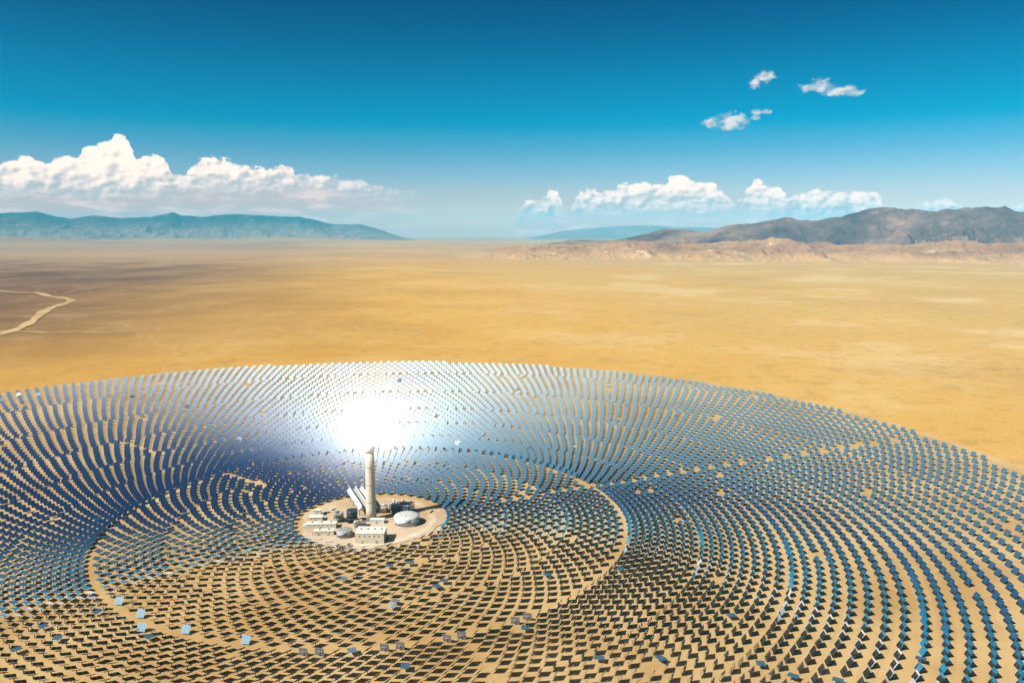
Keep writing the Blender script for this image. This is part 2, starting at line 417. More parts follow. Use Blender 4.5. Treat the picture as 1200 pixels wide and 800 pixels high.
strip('dirt_road', [gnd(-40, 402)[:2], gnd(0, 392)[:2], gnd(24, 384)[:2], gnd(38, 376)[:2], gnd(55, 363)[:2], gnd(72, 357)[:2], gnd(84, 352.5)[:2], gnd(76, 349.5)[:2], gnd(58, 347)[:2], gnd(43, 343)[:2], gnd(20, 342.5)[:2], gnd(-20, 339)[:2]], 26, 2.5, M_TRACK, 6)
strip('dirt_track', [gnd(-20, 388)[:2], gnd(30, 388.4)[:2], gnd(60, 390.2)[:2], gnd(90, 388.8)[:2], gnd(120, 390)[:2], gnd(160, 390)[:2]], 11, 2.0, M_TRACK, 6)

# ------------------------------------------------------------------ heliostat field
REC = np.array([0, 0, 176.0]); HZ = 6.2
S = np.array(SUN)
def drr(r): return 14.2 + (r - 550) * .0296
zones = [(140, 240, 11.3, 42), (None, 346, 11.9, 61), (None, 450, 12.4, 92), ('gap', 566, None, 147), (None, 696, None, 170), (None, 880, None, 205),
         (None, 1118, None, 252), (None, 1428, None, 320), (None, 1800, None, 396)]
hel = []
for zi, (r0, r1, dr, N) in enumerate(zones):
    r = r + 9.5 if r0 == 'gap' else (r0 or r + 1.5); k = 0
    while r <= r1:
        ph = (k % 2) * .5 + zi * .37
        for i in range(N):
            a = 2 * PI * (i + ph) / N
            x, y = r * math.cos(a), r * math.sin(a)
            if math.hypot(x - C0.x, y - C0.y) > RF: continue
            if any(abs(x * math.sin(q) - y * math.cos(q)) < 6.3 and x * math.cos(q) + y * math.sin(q) > r_ for q, r_ in zip(ROADS, RSTART)) and not (k % 2 and y > 0 and x < 0): continue
            hel.append((x, y))
        r += dr or drr(r); k += 1
for i in range(147):                                        # behind the plant an extra ring stands where the road would be
    a = 2 * PI * (i + .31) / 147
    if R(32) < a < R(197): hel.append((458.3 * math.cos(a), 458.3 * math.sin(a)))
hel = np.array(hel); n = len(hel)
print('heliostats', n)
hel += rng.normal(0, .25, hel.shape)
keep = rng.random(n) > .006; hel = hel[keep]; n = len(hel)
P = np.column_stack([hel, np.full(n, HZ)])
t = REC - P; t /= np.linalg.norm(t, axis=1)[:, None]
N_ = t + S; N_ /= np.linalg.norm(N_, axis=1)[:, None]
N_ += rng.normal(0, .004, N_.shape)
off = rng.random(n) < .004                                  # out of service, pointing elsewhere
N_[off] += rng.normal(0, .15, (off.sum(), 3))
N_[:, 2] = np.maximum(N_[:, 2], .05)
N_ /= np.linalg.norm(N_, axis=1)[:, None]
px = np.array([project(*p) for p in P])
inview = (px[:, 0] > -15) & (px[:, 0] < 1215) & (px[:, 1] < 815)
camd = np.linalg.norm(P - np.array(CAM), axis=1)
# mirrors parked face up (blue) and mirrors washed upright beside the ring road (pale)
FLAT = [(114, 720, 'among dark rows at lower left, below the ring road'), (49, 731, 'in dark rows near the left edge, highest of three'), (69, 747, 'in dark rows near the left edge, middle of three'),
        (21, 764, 'in dark rows near the left edge, lowest of three'), (181, 749, 'just outside the sandy ring road, lower left'), (261, 650, 'left of the power plant yard, among shadowed rows'),
        (402, 682, 'alone below the plant yard, left of the others'), (451, 662, 'right below the cream plant hall'), (480, 655, 'below the domed silver tank, close to the yard'),
        (511, 680, 'upper one of two touching, right of the yard'), (519, 686, 'lower one of two touching, right of the yard'), (464, 700, 'upper right one of a pale pair below the yard'),
        (455, 706, 'lower left one of a pale pair below the yard'), (410, 765, 'just outside the ring road at bottom centre'), (471, 782, 'lowest at bottom centre, well outside the ring road'),
        (615, 736, 'beside the ring road, below two upright grey backs'), (702, 769, 'left one of two near the bottom, right of centre'), (777, 767, 'right one of two near the bottom, right of centre'),
        (640, 674, 'inside the ring road, lower right of the yard'), (727, 664, 'touching the outer side of the ring road'), (854, 724, 'in the dark rows left of the blue-faced columns'),
        (890, 777, 'near the bottom where blue faces begin'), (930, 792, 'at the bottom edge, left one of two'), (980, 797, 'at the bottom edge, right one of two'), (1072, 772, 'darker blue, inside a teal column near the bottom right')]
UP = [(132, 707, 'white upright mirror, leftmost along the ring road'), (160, 723, 'white upright mirror, second from left along the ring road'), (172, 729, 'white upright mirror, third from left along the ring road'),
      (217, 743, 'white upright mirror, fourth from left along the ring road'), (291, 753, 'white upright mirror alone between two gaps of the ring road'), (354, 759, 'upright heliostat with grey back, leftmost of eight along the ring road'), (377, 759, 'upright heliostat with grey back, second of eight along the ring road'),
      (443, 756, 'upright heliostat with grey back, third of eight along the ring road'), (466, 754, 'upright heliostat with grey back, fourth of eight along the ring road'), (528, 745, 'upright heliostat with grey back, fifth of eight along the ring road'),
      (546, 740, 'upright heliostat with grey back, sixth of eight along the ring road'), (600, 725, 'upright heliostat with grey back, seventh of eight along the ring road'), (616, 720, 'upright heliostat with grey back, rightmost of eight along the ring road')]
special = {}
for lst, mode in ((FLAT, 'flat'), (UP, 'up')):
    for x, y, lab in lst:
        d = (px[:, 0] - x) ** 2 + (px[:, 1] - y) ** 2
        for i in np.argsort(d):
            if int(i) not in special: break
        special[int(i)] = (mode, lab)
for i, (mode, lab) in special.items():
    if mode == 'flat': v = np.array([.02, .03, 1.0]) + rng.normal(0, .03, 3)
    else:
        tc = np.array(CAM) - P[i]; tc /= np.linalg.norm(tc)
        hz = np.array([tc[0], tc[1], 0]) ; hz /= np.linalg.norm(hz)
        sn = np.array([-.68, -.62, .50])
        sn /= np.linalg.norm(sn)
        if 'grey back' in lab: v = np.array([.25, 1.0, .12]) + rng.normal(0, .05, 3)
        else: v = tc + sn + rng.normal(0, .01, 3)
    N_[i] = v / np.linalg.norm(v)
order = [i for i in np.argsort(camd) if inview[i] and int(i) not in special]
indiv = set(order[:300 - len(special)]) | set(special)

# one heliostat, built once: pedestal with base plinth, torque tube, support trusses, mirror of 5 x 7 facets
MW, MH = 12.1, 10.8
def panel_mesh():
    mb = MB(); nx, ny, gap = 7, 5, .09; fw, fh = MW / nx, MH / ny
    for i in range(nx):
        for j in range(ny):
            x0 = -MW / 2 + i * fw + gap / 2; y0 = -MH / 2 + j * fh + gap / 2
            mb.box(x0, y0, .42, x0 + fw - gap, y0 + fh - gap, .47)
    return mb
mir = panel_mesh(); me_panel = mir.mesh('mirror_panel', [M_MIRROR, M_BACK])
for p in me_panel.polygons: p.material_index = 0 if p.normal.z > .5 else 1
tr = MB()
for i in range(4):
    x = -MW / 2 + 1.45 + i * (MW - 2.9) / 3
    tr.bar((x, -MH / 2 + .3, .36), (x, MH / 2 - .3, .36), .14, .12)
    tr.bar((x, -MH / 2 + .5, .30), (x, 0, -.35), .12, .12); tr.bar((x, MH / 2 - .5, .30), (x, 0, -.35), .12, .12)
for y in (-3.4, 0.0, 3.4): tr.bar((-MW / 2 + .3, y, .27), (MW / 2 - .3, y, .27), .12, .1)
me_truss = tr.mesh('support_frame', M_BACK)
me_tube = MB().tube((-MW / 2 + 1, 0, -.35), (MW / 2 - 1, 0, -.35), .32, 10).mesh('torque_tube', M_STEEL)
me_ped = MB().lathe([(.42, 0), (.42, HZ - 1.1), (.36, HZ - 1.05), (.36, HZ - .9)], 12).mesh('pedestal', M_STEEL)
me_base = MB().lathe([(.95, 0), (.95, .5), (.85, .6)], 12).mesh('base_plinth', M_CONC)
me_drive = MB().lathe([(.55, HZ - .95), (.62, HZ - .6), (.62, HZ - .1), (.4, HZ + .05)], 12).mesh('drive_unit', M_GREY)
def link(name, me, parent, rot=None, loc=None):
    o = bpy.data.objects.new(name, me); COL.objects.link(o); o.parent = parent
    if rot: o.rotation_euler = rot
    if loc: o.location = loc
    return o
GL = 'sun-tracking heliostats in the rows nearest the viewer'
def common_label(x, y):
    if x < 330: return 'thin edge-on heliostat over its black diamond shadow, bottom rows at the left', 'tracking heliostats in the bottom rows at the left'
    if x < 640: return 'thin edge-on heliostat over its black diamond shadow, bottom rows near the middle', 'tracking heliostats in the bottom rows near the middle'
    if x < 880: return 'heliostat with dark back joined to its slanting black shadow, bottom rows right of the middle', 'tracking heliostats in the bottom rows right of the middle'
    return 'heliostat showing a sliver of teal mirror between dark shadows, bottom right columns', 'tracking heliostats in the bottom right columns'
for i in sorted(indiv):
    v = N_[i]; az = math.atan2(v[0], -v[1]); til = math.atan2(math.hypot(v[0], v[1]), v[2])
    o = empty('heliostat', (P[i, 0], P[i, 1], .25), az)
    if i in special:
        mode, lab = special[i]
        if mode == 'flat': tag(o, 'flat blue mirror ' + lab, 'heliostat', 'mirrors parked face up among the dark rows')
        else: tag(o, lab, 'heliostat', 'upright heliostats along the ring road')
    else:
        l, g = common_label(*px[i]); tag(o, l, 'heliostat', g)
    link('base_plinth', me_base, o); link('pedestal', me_ped, o); link('drive_unit', me_drive, o)
    lz = (0, 0, HZ)
    link('torque_tube', me_tube, o, (til, 0, 0), lz); link('support_frame', me_truss, o, (til, 0, 0), lz)
    link('mirror_panel', me_panel, o, (til, 0, 0), lz)

rest = np.array([i for i in range(n) if i not in indiv])
# all the others: one mesh
Nn = N_[rest]; Pp = P[rest]; k = len(rest)
U = np.column_stack([-Nn[:, 1], Nn[:, 0], np.zeros(k)]); U /= np.linalg.norm(U, axis=1)[:, None] + 1e-9
Vv = np.cross(Nn, U)
def boxes(cx, cy, cz, w, d, h):
    c = []
    for dz in (-h / 2, h / 2):
        for dx, dy in ((-1, -1), (1, -1), (1, 1), (-1, 1)):
            c.append(Pp + U * (cx + dx * w / 2) + Vv * (cy + dy * d / 2) + Nn * (cz + dz))
    return np.stack(c, 1)
FQ = np.array([(0, 3, 2, 1), (4, 5, 6, 7), (0, 1, 5, 4), (1, 2, 6, 5), (2, 3, 7, 6), (3, 0, 4, 7)])
Vs, Qs, Ms = [], [], []; basei = 0
def push(c, top_mat, mat):
    global basei
    kk = len(c)
    Vs.append(c.reshape(-1, 3)); q = FQ[None] + (np.arange(kk) * 8)[:, None, None] + basei
    Qs.append(q.reshape(-1, 4)); Ms.append(np.tile([mat, top_mat, mat, mat, mat, mat], kk)); basei += kk * 8
push(boxes(-MW / 4 - .04, 0, .44, MW / 2 - .1, MH, .06), 0, 1)
push(boxes(MW / 4 + .04, 0, .44, MW / 2 - .1, MH, .06), 0, 1)
push(boxes(0, 0, -.25, MW - 2, .6, .6), 1, 1)
push(boxes(-3.2, 0, .2, .2, MH - 1, .35), 1, 1); push(boxes(3.2, 0, .2, .2, MH - 1, .35), 1, 1)
c = []
for z in (.25, HZ - .3):
    for dx, dy in ((-1, -1), (1, -1), (1, 1), (-1, 1)):
        q = Pp.copy(); q[:, 0] += dx * .42; q[:, 1] += dy * .42; q[:, 2] = z; c.append(q)
push(np.stack(c, 1), 2, 2)
o = np_mesh('heliostat_field', np.concatenate(Vs), np.concatenate(Qs), [M_MIRROR, M_BACK, M_STEEL], np.concatenate(Ms))
tag(o, 'vast rings of blue and silver tracking mirrors around the tower', 'heliostats', None, 'stuff')

# ------------------------------------------------------------------ solar tower
tw = empty('solar_tower', (0, 0, 1.0), 0, label='tall round concrete tower with blinding white receiver on top', cat='tower')
MB().lathe([(9.6, 0), (9.0, 20), (8.5, 60), (8.1, 100), (8.0, 127)], 48).build('shaft', M_CONC, tw)
MB().lathe([(7.9, 124), (10.6, 129), (10.6, 137), (10.2, 138)], 48).build('receiver_collar', M_WHITE, tw)
m = M_CONC; nt = NT(m.node_tree); b = m.node_tree.nodes['Principled BSDF']        # casting lifts and weather streaks in the concrete
pz = nt.new('ShaderNodeTexCoord').outputs['Object']
lift = nt.noise(nt.vmath('MULTIPLY', pz, (.02, .02, 1)), .16, 3, .8); run = nt.noise(nt.vmath('MULTIPLY', pz, (1, 1, .03)), .5, 4, .6)
cc = nt.mix(nt.smooth(lift, .35, .65), (.30, .255, .195), (.37, .32, .25)); cc = nt.mix(nt.math('MULTIPLY', nt.smooth(run, .5, .7), .35), cc, (.24, .20, .15))
nt.put(b.inputs['Base Color'], cc)
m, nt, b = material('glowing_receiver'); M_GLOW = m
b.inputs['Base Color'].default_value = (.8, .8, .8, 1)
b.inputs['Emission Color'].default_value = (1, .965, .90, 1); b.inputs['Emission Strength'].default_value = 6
rc = MB().lathe([(10.0, 138), (10.2, 138.5), (10.2, 188), (10.0, 188.5)], 48).build('receiver', M_GLOW, tw)
MB().lathe([(9.4, 188.5), (9.4, 191), (8.8, 192)], 48).build('top_shield', M_WHITE, tw)
cr = MB(); cr.box(-.6, -.6, 192, .6, .6, 196); cr.bar((0, -3, 196.3), (0, 6, 196.3), .5, .5); cr.build('service_crane', M_WHITE, tw)
for z in (34, 66, 98):
    MB().lathe([(8.9 - z * .006, z), (9.3 - z * .006, z + .2), (9.3 - z * .006, z + 1.0), (8.9 - z * .006, z + 1.2)], 48).build('platform_ring', M_STEEL, tw)
MB().box(-1.6, -10.5, 0, 1.6, -9.7, 4.2).build('door', M_DARK, tw)

# camera bloom plus beam-lit dusty air, put in as one emissive ball
m = bpy.data.materials.new('receiver_bloom'); m.use_nodes = True; nt = NT(m.node_tree); m.node_tree.nodes.remove(m.node_tree.nodes['Principled BSDF'])
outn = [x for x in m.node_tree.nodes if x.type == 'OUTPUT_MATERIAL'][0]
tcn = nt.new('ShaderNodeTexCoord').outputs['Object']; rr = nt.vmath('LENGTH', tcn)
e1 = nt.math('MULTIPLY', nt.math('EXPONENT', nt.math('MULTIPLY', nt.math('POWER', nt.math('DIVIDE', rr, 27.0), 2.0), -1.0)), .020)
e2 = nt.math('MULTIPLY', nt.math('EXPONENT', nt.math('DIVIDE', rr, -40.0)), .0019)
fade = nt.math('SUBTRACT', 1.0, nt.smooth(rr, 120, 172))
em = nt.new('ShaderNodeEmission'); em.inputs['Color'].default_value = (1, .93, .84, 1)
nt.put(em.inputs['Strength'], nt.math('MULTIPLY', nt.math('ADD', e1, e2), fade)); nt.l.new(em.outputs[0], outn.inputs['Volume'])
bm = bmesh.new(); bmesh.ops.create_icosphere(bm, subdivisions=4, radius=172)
me = bpy.data.meshes.new('receiver_bloom'); bm.to_mesh(me); bm.free(); me.materials.append(m)
ga = bpy.data.objects.new('receiver_bloom_ball', me); COL.objects.link(ga); ga.location = (0, 0, 173)
tag(ga, 'white camera bloom and beam-lit air put in around the receiver', 'glow', None, 'stuff')

# ------------------------------------------------------------------ power block
YZ = 1.02
def at(px_, py_): p = gnd(px_, py_, YZ); return p
def bldg(name, x, y, w, d, h, rz=0, label='', cat='building', wall=None, roof=None, doors=1, wins=3, vents=0):
    o = empty(name, (x, y, YZ), rz, label=label, cat=cat)
    wl = MB().cbox(0, 0, 0, w, d, h).build('wall', wall or M_CREAM, o)
    rf = MB().cbox(0, 0, h + .003, w + .8, d + .8, .6)
    rf.box(-w / 2 - .4, -d / 2 - .4, h + .6, w / 2 + .4, -d / 2 - .1, h + 1.1); rf = rf.build('roof', roof or M_ROOF, o)
    for i in range(doors):
        xx = -w / 2 + (i + .5) * w / max(doors, 1)
        MB().box(xx - 2, -d / 2 - .15, 0, xx + 2, -d / 2 + .05, min(5, h * .55)).build('door', M_GREY, o)
    for i in range(wins):
        xx = -w / 2 + (i + 1) * w / (wins + 1)
        MB().box(xx - .9, -d / 2 - .12, h * .68, xx + .9, -d / 2 + .05, h * .84).build('window', M_GLASS, o)
        MB().box(w / 2 - .05, -d / 2 + (i + .7) * d / (wins + 1), h * .68, w / 2 + .12, -d / 2 + (i + .7) * d / (wins + 1) + 1.6, h * .84).build('window', M_GLASS, o)
    for i in range(vents):
        xx = -w / 2 + (i + .6) * w / (vents + .2)
        MB().lathe([(1.1, h + .6), (1.1, h + 1.8), (1.5, h + 1.9), (1.5, h + 2.5)], 12, xx, d * .1).build('roof_vent', M_STEEL, rf)
    return o
p = at(433, 637)
bldg('turbine_hall', p.x, p.y + 17, 48, 32, 17, 0, 'large cream box hall with pale flat roof at front of the plant', 'hall', doors=2, wins=5, vents=4)
p = at(376, 619)
bldg('warehouse', p.x, p.y + 6, 52, 16, 8, R(4), 'long low cream building with pale roof, behind a smaller one', 'building', wins=6, vents=3)
p = at(379, 627)
bldg('workshop', p.x, p.y + 6, 34, 13, 7, R(4), 'short cream building with pale roof in front of the long one', 'building', doors=2, wins=4, vents=2)
p = at(361, 618); bldg('storage_shed', p.x, p.y, 14, 12, 5, R(4), 'tiny cream shed at the outer end of the long building', 'shed', doors=1, wins=1)
p = at(370, 610)
bldg('control_building', p.x, p.y + 4, 24, 15, 7, R(4), 'small pale office with a raised roof block near the mirrors', 'building', wins=4)
p2 = p; o = bldg('penthouse_block', p.x - 60, p.y - 3, 0.01, 0.01, 0.01) if False else None
p = at(371, 605); bldg('switch_room', p.x, p.y + 8, 13, 10, 10, R(4), 'tall narrow white block behind the small pale office', 'building', wall=M_WHITE, wins=2, doors=1)

def tank(name, x, y, r, h, dome, mat, label, roofmat=None, stair=True):
    o = empty(name, (x, y, YZ), 0, label=label, cat='tank')
    MB().lathe([(r * 1.04, 0), (r * 1.04, 1.0), (r * 1.001, 1.02)], 64).build('foundation', M_CONC, o)
    MB().lathe([(r, 1.03), (r, h)], 64).build('shell', mat, o)
    prof = [(r * 1.012, h), (r * 1.012, h + .5)] + [(r * math.cos(a), h + .5 + dome * math.sin(a)) for a in np.linspace(.18, 1.5, 9)]
    rf = MB().lathe(prof, 64).build('roof', roofmat or mat, o)
    for i in range(8):
        a = 2 * PI * i / 8; MB().lathe([(.7, h + dome * .55), (.7, h + dome * .95 + 1.6)], 8, r * .55 * math.cos(a), r * .55 * math.sin(a)).build('roof_nozzle', M_GREY, rf)
    if stair:
        st = MB(); K = 26
        for i in range(K):
            a0 = -2.6 + i * 1.5 / K; a1 = a0 + 1.5 / K; z0 = 1.2 + (h - 1) * i / K; z1 = 1.2 + (h - 1) * (i + 1) / K
            st.bar(((r + .6) * math.cos(a0), (r + .6) * math.sin(a0), z0), ((r + .6) * math.cos(a1), (r + .6) * math.sin(a1), z1), 1.0, .25)
        st.build('stair', M_STEEL, o)
    return o
tank('hot_salt_tank', 66, -17, 22.5, 12.5, 5.5, M_TANK, 'wide silver domed salt tank at the edge of the plant')
p = at(401.5, 632); tank('cold_salt_tank', p.x, p.y + 16, 13.5, 10, 2.5, M_GREY, 'smaller grey round tank beside the cream hall')
# dark drum added behind the hall for a shadow, shade put into its colour
p = at(411.5, 613)
o = empty('shadow_drum', (p.x, p.y + 9, YZ), 0, label='dark round drum put in for a shadow beside the tower', cat='tank')
MB().lathe([(9.5, 0), (9.5, 21), (9.0, 22)], 40).build('shell', M_DARK, o)
for z in (7, 14, 21): MB().lathe([(9.6, z), (9.9, z + .1), (9.9, z + .6), (9.6, z + .7)], 40).build('shadow_drum_ring', M_SLATE, o)
# air cooled condenser: three long pale roofs on steel legs
o = empty('air_cooled_condenser', (0, 0, YZ), 0, label='three long pale sloping cooling rows on steel legs beside the tower', cat='condenser')
A0 = at(412, 581); B0 = at(427, 604)
dv = (B0 - A0); dv.z = 0; L = dv.length; dv.normalize(); nv = Vector((-dv.y, dv.x, 0))
for i in range(3):
    mb = MB(); c = A0 + nv * (i * 12.0 - 4)
    q0, q1 = c, c + dv * L * 1.0
    def P3(q, s_, z): v = q + nv * s_; return (v.x, v.y, z)
    mb.add([P3(q0, -5.0, 12), P3(q0, 5.0, 12), P3(q0, 0, 18), P3(q1, -5.0, 12), P3(q1, 5.0, 12), P3(q1, 0, 18)], [(0, 1, 2), (5, 4, 3), (0, 2, 5, 3), (1, 4, 5, 2), (0, 3, 4, 1)])
    row = mb.build('fin_row', M_GREY if i % 2 else M_TANK, o)
    MB().tube(P3(q0, 0, 18.8), P3(q1, 0, 18.8), 1.2, 10).build('steam_duct', M_WHITE, row)
for i in range(5):
    for j in range(4):
        v = A0 + dv * (L * (i + .1) / 4.2) + nv * (-8 + j * 10)
        MB().cbox(v.x, v.y, 0, 1.1, 1.1, 11.9).build('leg', M_STEEL, o)
# heat exchanger structure right of the tower: open frames packed with vessels and pipes
def frame_block(name, x, y, w, d, h, levels, bays, label, mat, rz=0, fill=8, cat='steel structure'):
    o = empty(name, (x, y, YZ), rz, label=label, cat=cat)
    fr = MB()
    for i in range(bays + 1):
        for j in range(3):
            fr.cbox(-w / 2 + i * w / bays, -d / 2 + j * d / 2, 0, .7, .7, h)
    for l in range(1, levels + 1):
        z = h * l / levels
        for j in range(3): fr.box(-w / 2, -d / 2 + j * d / 2 - .3, z - .6, w / 2, -d / 2 + j * d / 2 + .3, z)
        for i in range(bays + 1): fr.box(-w / 2 + i * w / bays - .3, -d / 2, z - .62, -w / 2 + i * w / bays + .3, d / 2, z - .02)
    fr.build('frame', mat, o)
    for l in range(1, levels + 1):
        dk = MB(); z = h * l / levels
        for i in range(bays):
            if random.random() < .75: dk.box(-w / 2 + i * w / bays + .5, -d / 2 + .5, z + .01, -w / 2 + (i + 1) * w / bays - .5, d / 2 - .5, z + .15)
        dk.build('deck', M_GREY, o)
    for q in range(fill):
        l = random.randrange(levels + 1); z = h * l / levels + .2
        xx = random.uniform(-w / 2 + 2, w / 2 - 2); yy = random.uniform(-d / 2 + 2, d / 2 - 2)
        k = random.random()
        mt = random.choice([M_GREY, M_TANK, M_SLATE, M_WHITE, M_RUST])
        if k < .4: MB().lathe([(.2, z), (1.6, z + .5), (1.6, z + 4.2), (.3, z + 4.9)], 14, xx, yy).build('vessel', mt, o)
        elif k < .75:
            ln = random.uniform(3, 5.5); MB().tube((xx - ln, yy, z + 1.8), (xx + ln, yy, z + 1.8), 1.4, 14).build('heat_exchanger', mt, o)
        else: MB().cbox(xx, yy, z, random.uniform(2, 4), random.uniform(2, 4), random.uniform(1.5, 3)).build('equipment_box', mt, o)
    pp = MB()
    for q in range(10):
        z = random.uniform(2, h + 1.5); yy = random.uniform(-d / 2, d / 2)
        pp.tube((-w / 2 - 1, yy, z), (w / 2 + 1, yy, z), random.uniform(.2, .5), 8)
    pp.build('piping', M_TANK, o); return o
p = at(470, 603)
frame_block('steam_generator', p.x, p.y + 12, 40, 26, 17, 4, 7, 'dark grey steel frame packed with vessels between tower and domed tank', M_SLATE, R(-8), 44)
p = at(396, 612); frame_block('pipe_rack', p.x, p.y + 8, 13, 18, 13, 3, 3, 'narrow dark steel rack left of the dark shadow drum', M_DARK, 0, 16)
p = at(420, 618); frame_block('feedwater_skid', p.x + 2, p.y + 6, 20, 13, 8, 2, 4, 'low steel skid of pumps and pipes between hall and tower', M_GREY, R(10), 18)
p = at(441, 613); bldg('tower_annex', p.x + 1, p.y + 5, 26, 12, 6, 0, 'low white annex wrapped against the foot of the tower', 'building', wall=M_WHITE, wins=3, doors=1)
p = at(447, 600); frame_block('salt_piping_frame', p.x + 4, p.y + 4, 10, 20, 9, 2, 2, 'small ochre pipe frame just right of the tower foot', M_RUST, 0, 5)
# small plant: transformers, pumps, containers, a few vehicles
def transformer(x, y, rz, label):
    o = empty('transformer', (x, y, YZ), rz, label=label, cat='transformer', group='transformers in the plant yard')
    MB().cbox(0, 0, .4, 6, 3.6, 4).build('body', M_GREY, o)
    fn = MB()
    for i in range(9): fn.box(-2.8 + i * .65, 1.9, .8, -2.55 + i * .65, 3.2, 3.8)
    fn.build('radiator', M_STEEL, o)
    MB().tube((-2, 0, 5.6), (2.4, 0, 5.6), .7, 10).build('conservator', M_GREY, o)
    for i in range(3): MB().lathe([(.25, 4.4), (.4, 5), (.22, 6.4)], 8, -1.8 + i * 1.8, -.9).build('bushing', M_RUST, o)
for q, (a, b_, l) in enumerate([(409, 640, 'grey transformer nearest the corner of the cream hall'), (403, 643, 'grey transformer in front of the smaller grey tank'), (396, 641, 'grey transformer furthest from the cream hall')]):
    p = at(a, b_); transformer(p.x, p.y, R(5), l)
def container(x, y, rz, mat, label):
    o = empty('shipping_container', (x, y, YZ), rz, label=label, cat='container')
    mb = MB()
    for i in range(24): mb.box(-6 + i * .5, -1.2 + (.06 if i % 2 else 0), .1, -5.5 + i * .5, 1.2 - (.06 if i % 2 else 0), 2.6 + (.02 if i % 2 else 0))
    mb.build('body', mat, o)
    for s_ in (-1, 1): MB().box(6.01, min(0, s_ * 1.15), .15, 6.1, max(0, s_ * 1.15), 2.55).build('door', mat, o)
for a, b_, rz, mt, l in [(385, 635, 10, M_WHITE, 'white container below the short cream building'), (372, 632, -5, M_CREAM, 'cream container at the edge of the yard below the shed'), (390, 597, 60, M_WHITE, 'white container standing behind the narrow dark rack'),
                         (488, 640, 25, M_WHITE, 'white container beside the curved plant road'), (383, 601, 20, M_SLATE, 'slate container between the office and the dark rack'), (505, 600, 70, M_RUST, 'ochre container inside the curve of the plant road')]:
    p = at(a, b_); container(p.x, p.y, R(rz), mt, l)
def truck(x, y, rz, label):
    o = empty('pickup_truck', (x, y, YZ), rz, label=label, cat='pickup truck')
    mb = MB(); mb.add([(-2.7, -.95, .5), (2.7, -.95, .5), (2.7, .95, .5), (-2.7, .95, .5), (-2.7, -.95, 1.15), (2.6, -.9, 1.05), (2.6, .9, 1.05), (-2.7, .95, 1.15)], [(0, 3, 2, 1), (4, 5, 6, 7), (0, 1, 5, 4), (1, 2, 6, 5), (2, 3, 7, 6), (3, 0, 4, 7)])
    mb.build('body', M_CAR, o)
    mb = MB(); mb.add([(-.6, -.85, 1.12), (1.4, -.85, 1.1), (1.4, .85, 1.1), (-.6, .85, 1.12), (-.4, -.7, 1.85), (.8, -.7, 1.85), (.8, .7, 1.85), (-.4, .7, 1.85)], [(0, 3, 2, 1), (4, 5, 6, 7), (0, 1, 5, 4), (1, 2, 6, 5), (2, 3, 7, 6), (3, 0, 4, 7)])
    mb.build('cab', M_GLASS, o)
    for xx in (-1.7, 1.7):
        for s_ in (-1, 1): MB().tube((xx, s_ * .7, .42), (xx, s_ * .98, .42), .42, 14).build('wheel', M_TYRE, o)
for a, b_, rz, l in [(459, 640, 15, 'white pickup parked beside the cream hall'), (464, 643, 20, 'white pickup parked by the curved road near the hall'), (366, 626, 0, 'white pickup parked below the tiny cream shed')]:
    p = at(a, b_); truck(p.x, p.y, R(rz), l)

# ------------------------------------------------------------------ haze: one box round everything
m = bpy.data.materials.new('haze_air'); m.use_nodes = True; m.node_tree.nodes.remove(m.node_tree.nodes['Principled BSDF'])
nt = NT(m.node_tree); outn = [x for x in m.node_tree.nodes if x.type == 'OUTPUT_MATERIAL'][0]
pv = nt.new('ShaderNodeVolumePrincipled'); pv.inputs['Color'].default_value = (.06, .50, .71, 1); pv.inputs['Density'].default_value = 1.5e-5
pv.inputs['Anisotropy'].default_value = -0.2
nt.l.new(pv.outputs[0], outn.inputs['Volume'])
W2 = 64000
MB().box(CAM.x - W2, CAM.y - W2, -480, CAM.x + W2, CAM.y + W2, 1560).build('haze', m, kind='stuff', label='thin bluish desert air over the whole valley', cat='haze')

# ------------------------------------------------------------------ world
w = bpy.data.worlds.new('World'); scene.world = w; w.use_nodes = True
nt = NT(w.node_tree); bg = w.node_tree.nodes['Background']
sky = nt.new('ShaderNodeTexSky', sky_type='NISHITA'); sky.sun_disc = False
sky.sun_elevation = SUN_EL; sky.sun_rotation = math.atan2(SUN.x, SUN.y)
sky.altitude = 1500; sky.air_density = 1.0; sky.dust_density = 1.6; sky.ozone_density = 2.0
gen = nt.new('ShaderNodeTexCoord').outputs['Generated']
nrm = nt.vmath('NORMALIZE', gen)
sp = nt.new('ShaderNodeSeparateXYZ'); nt.put(sp.inputs[0], nrm)
EL = nt.math('MULTIPLY', nt.math('ARCSINE', sp.outputs[2]), 180 / PI)
AZ = nt.math('MULTIPLY', nt.math('ARCTAN2', sp.outputs[0], sp.outputs[1]), 180 / PI)
# colour grade of the sky by elevation
el01 = nt.math('DIVIDE', nt.math('ADD', EL, 5.0), 95.0, clamp=True)
def e_(d): return (d + 5) / 95
tint = nt.ramp(el01, [(e_(-5), (1, .6, .5)), (e_(.5), (1.0, .62, .49)), (e_(1.65), (.60, .44, .44)), (e_(3.5), (.33, .40, .445)), (e_(5.3), (.135, .35, .425)), (e_(7), (.0, .33, .41)), (e_(10), (.0, .265, .345)), (e_(13), (.0, .18, .265)), (e_(16), (.0, .115, .215)), (e_(18), (.07, .19, .24)), (e_(21), (.15, .29, .275)), (e_(27), (.24, .41, .345)), (e_(38), (.18, .33, .31)), (e_(50), (.03, .15, .23)), (e_(62), (.0, .09, .20)), (e_(90), (.0, .07, .18))])
skc = nt.mix(1.0, sky.outputs[0], tint, 'MULTIPLY')
skc = nt.vmath('SCALE', skc, scale=2.1)
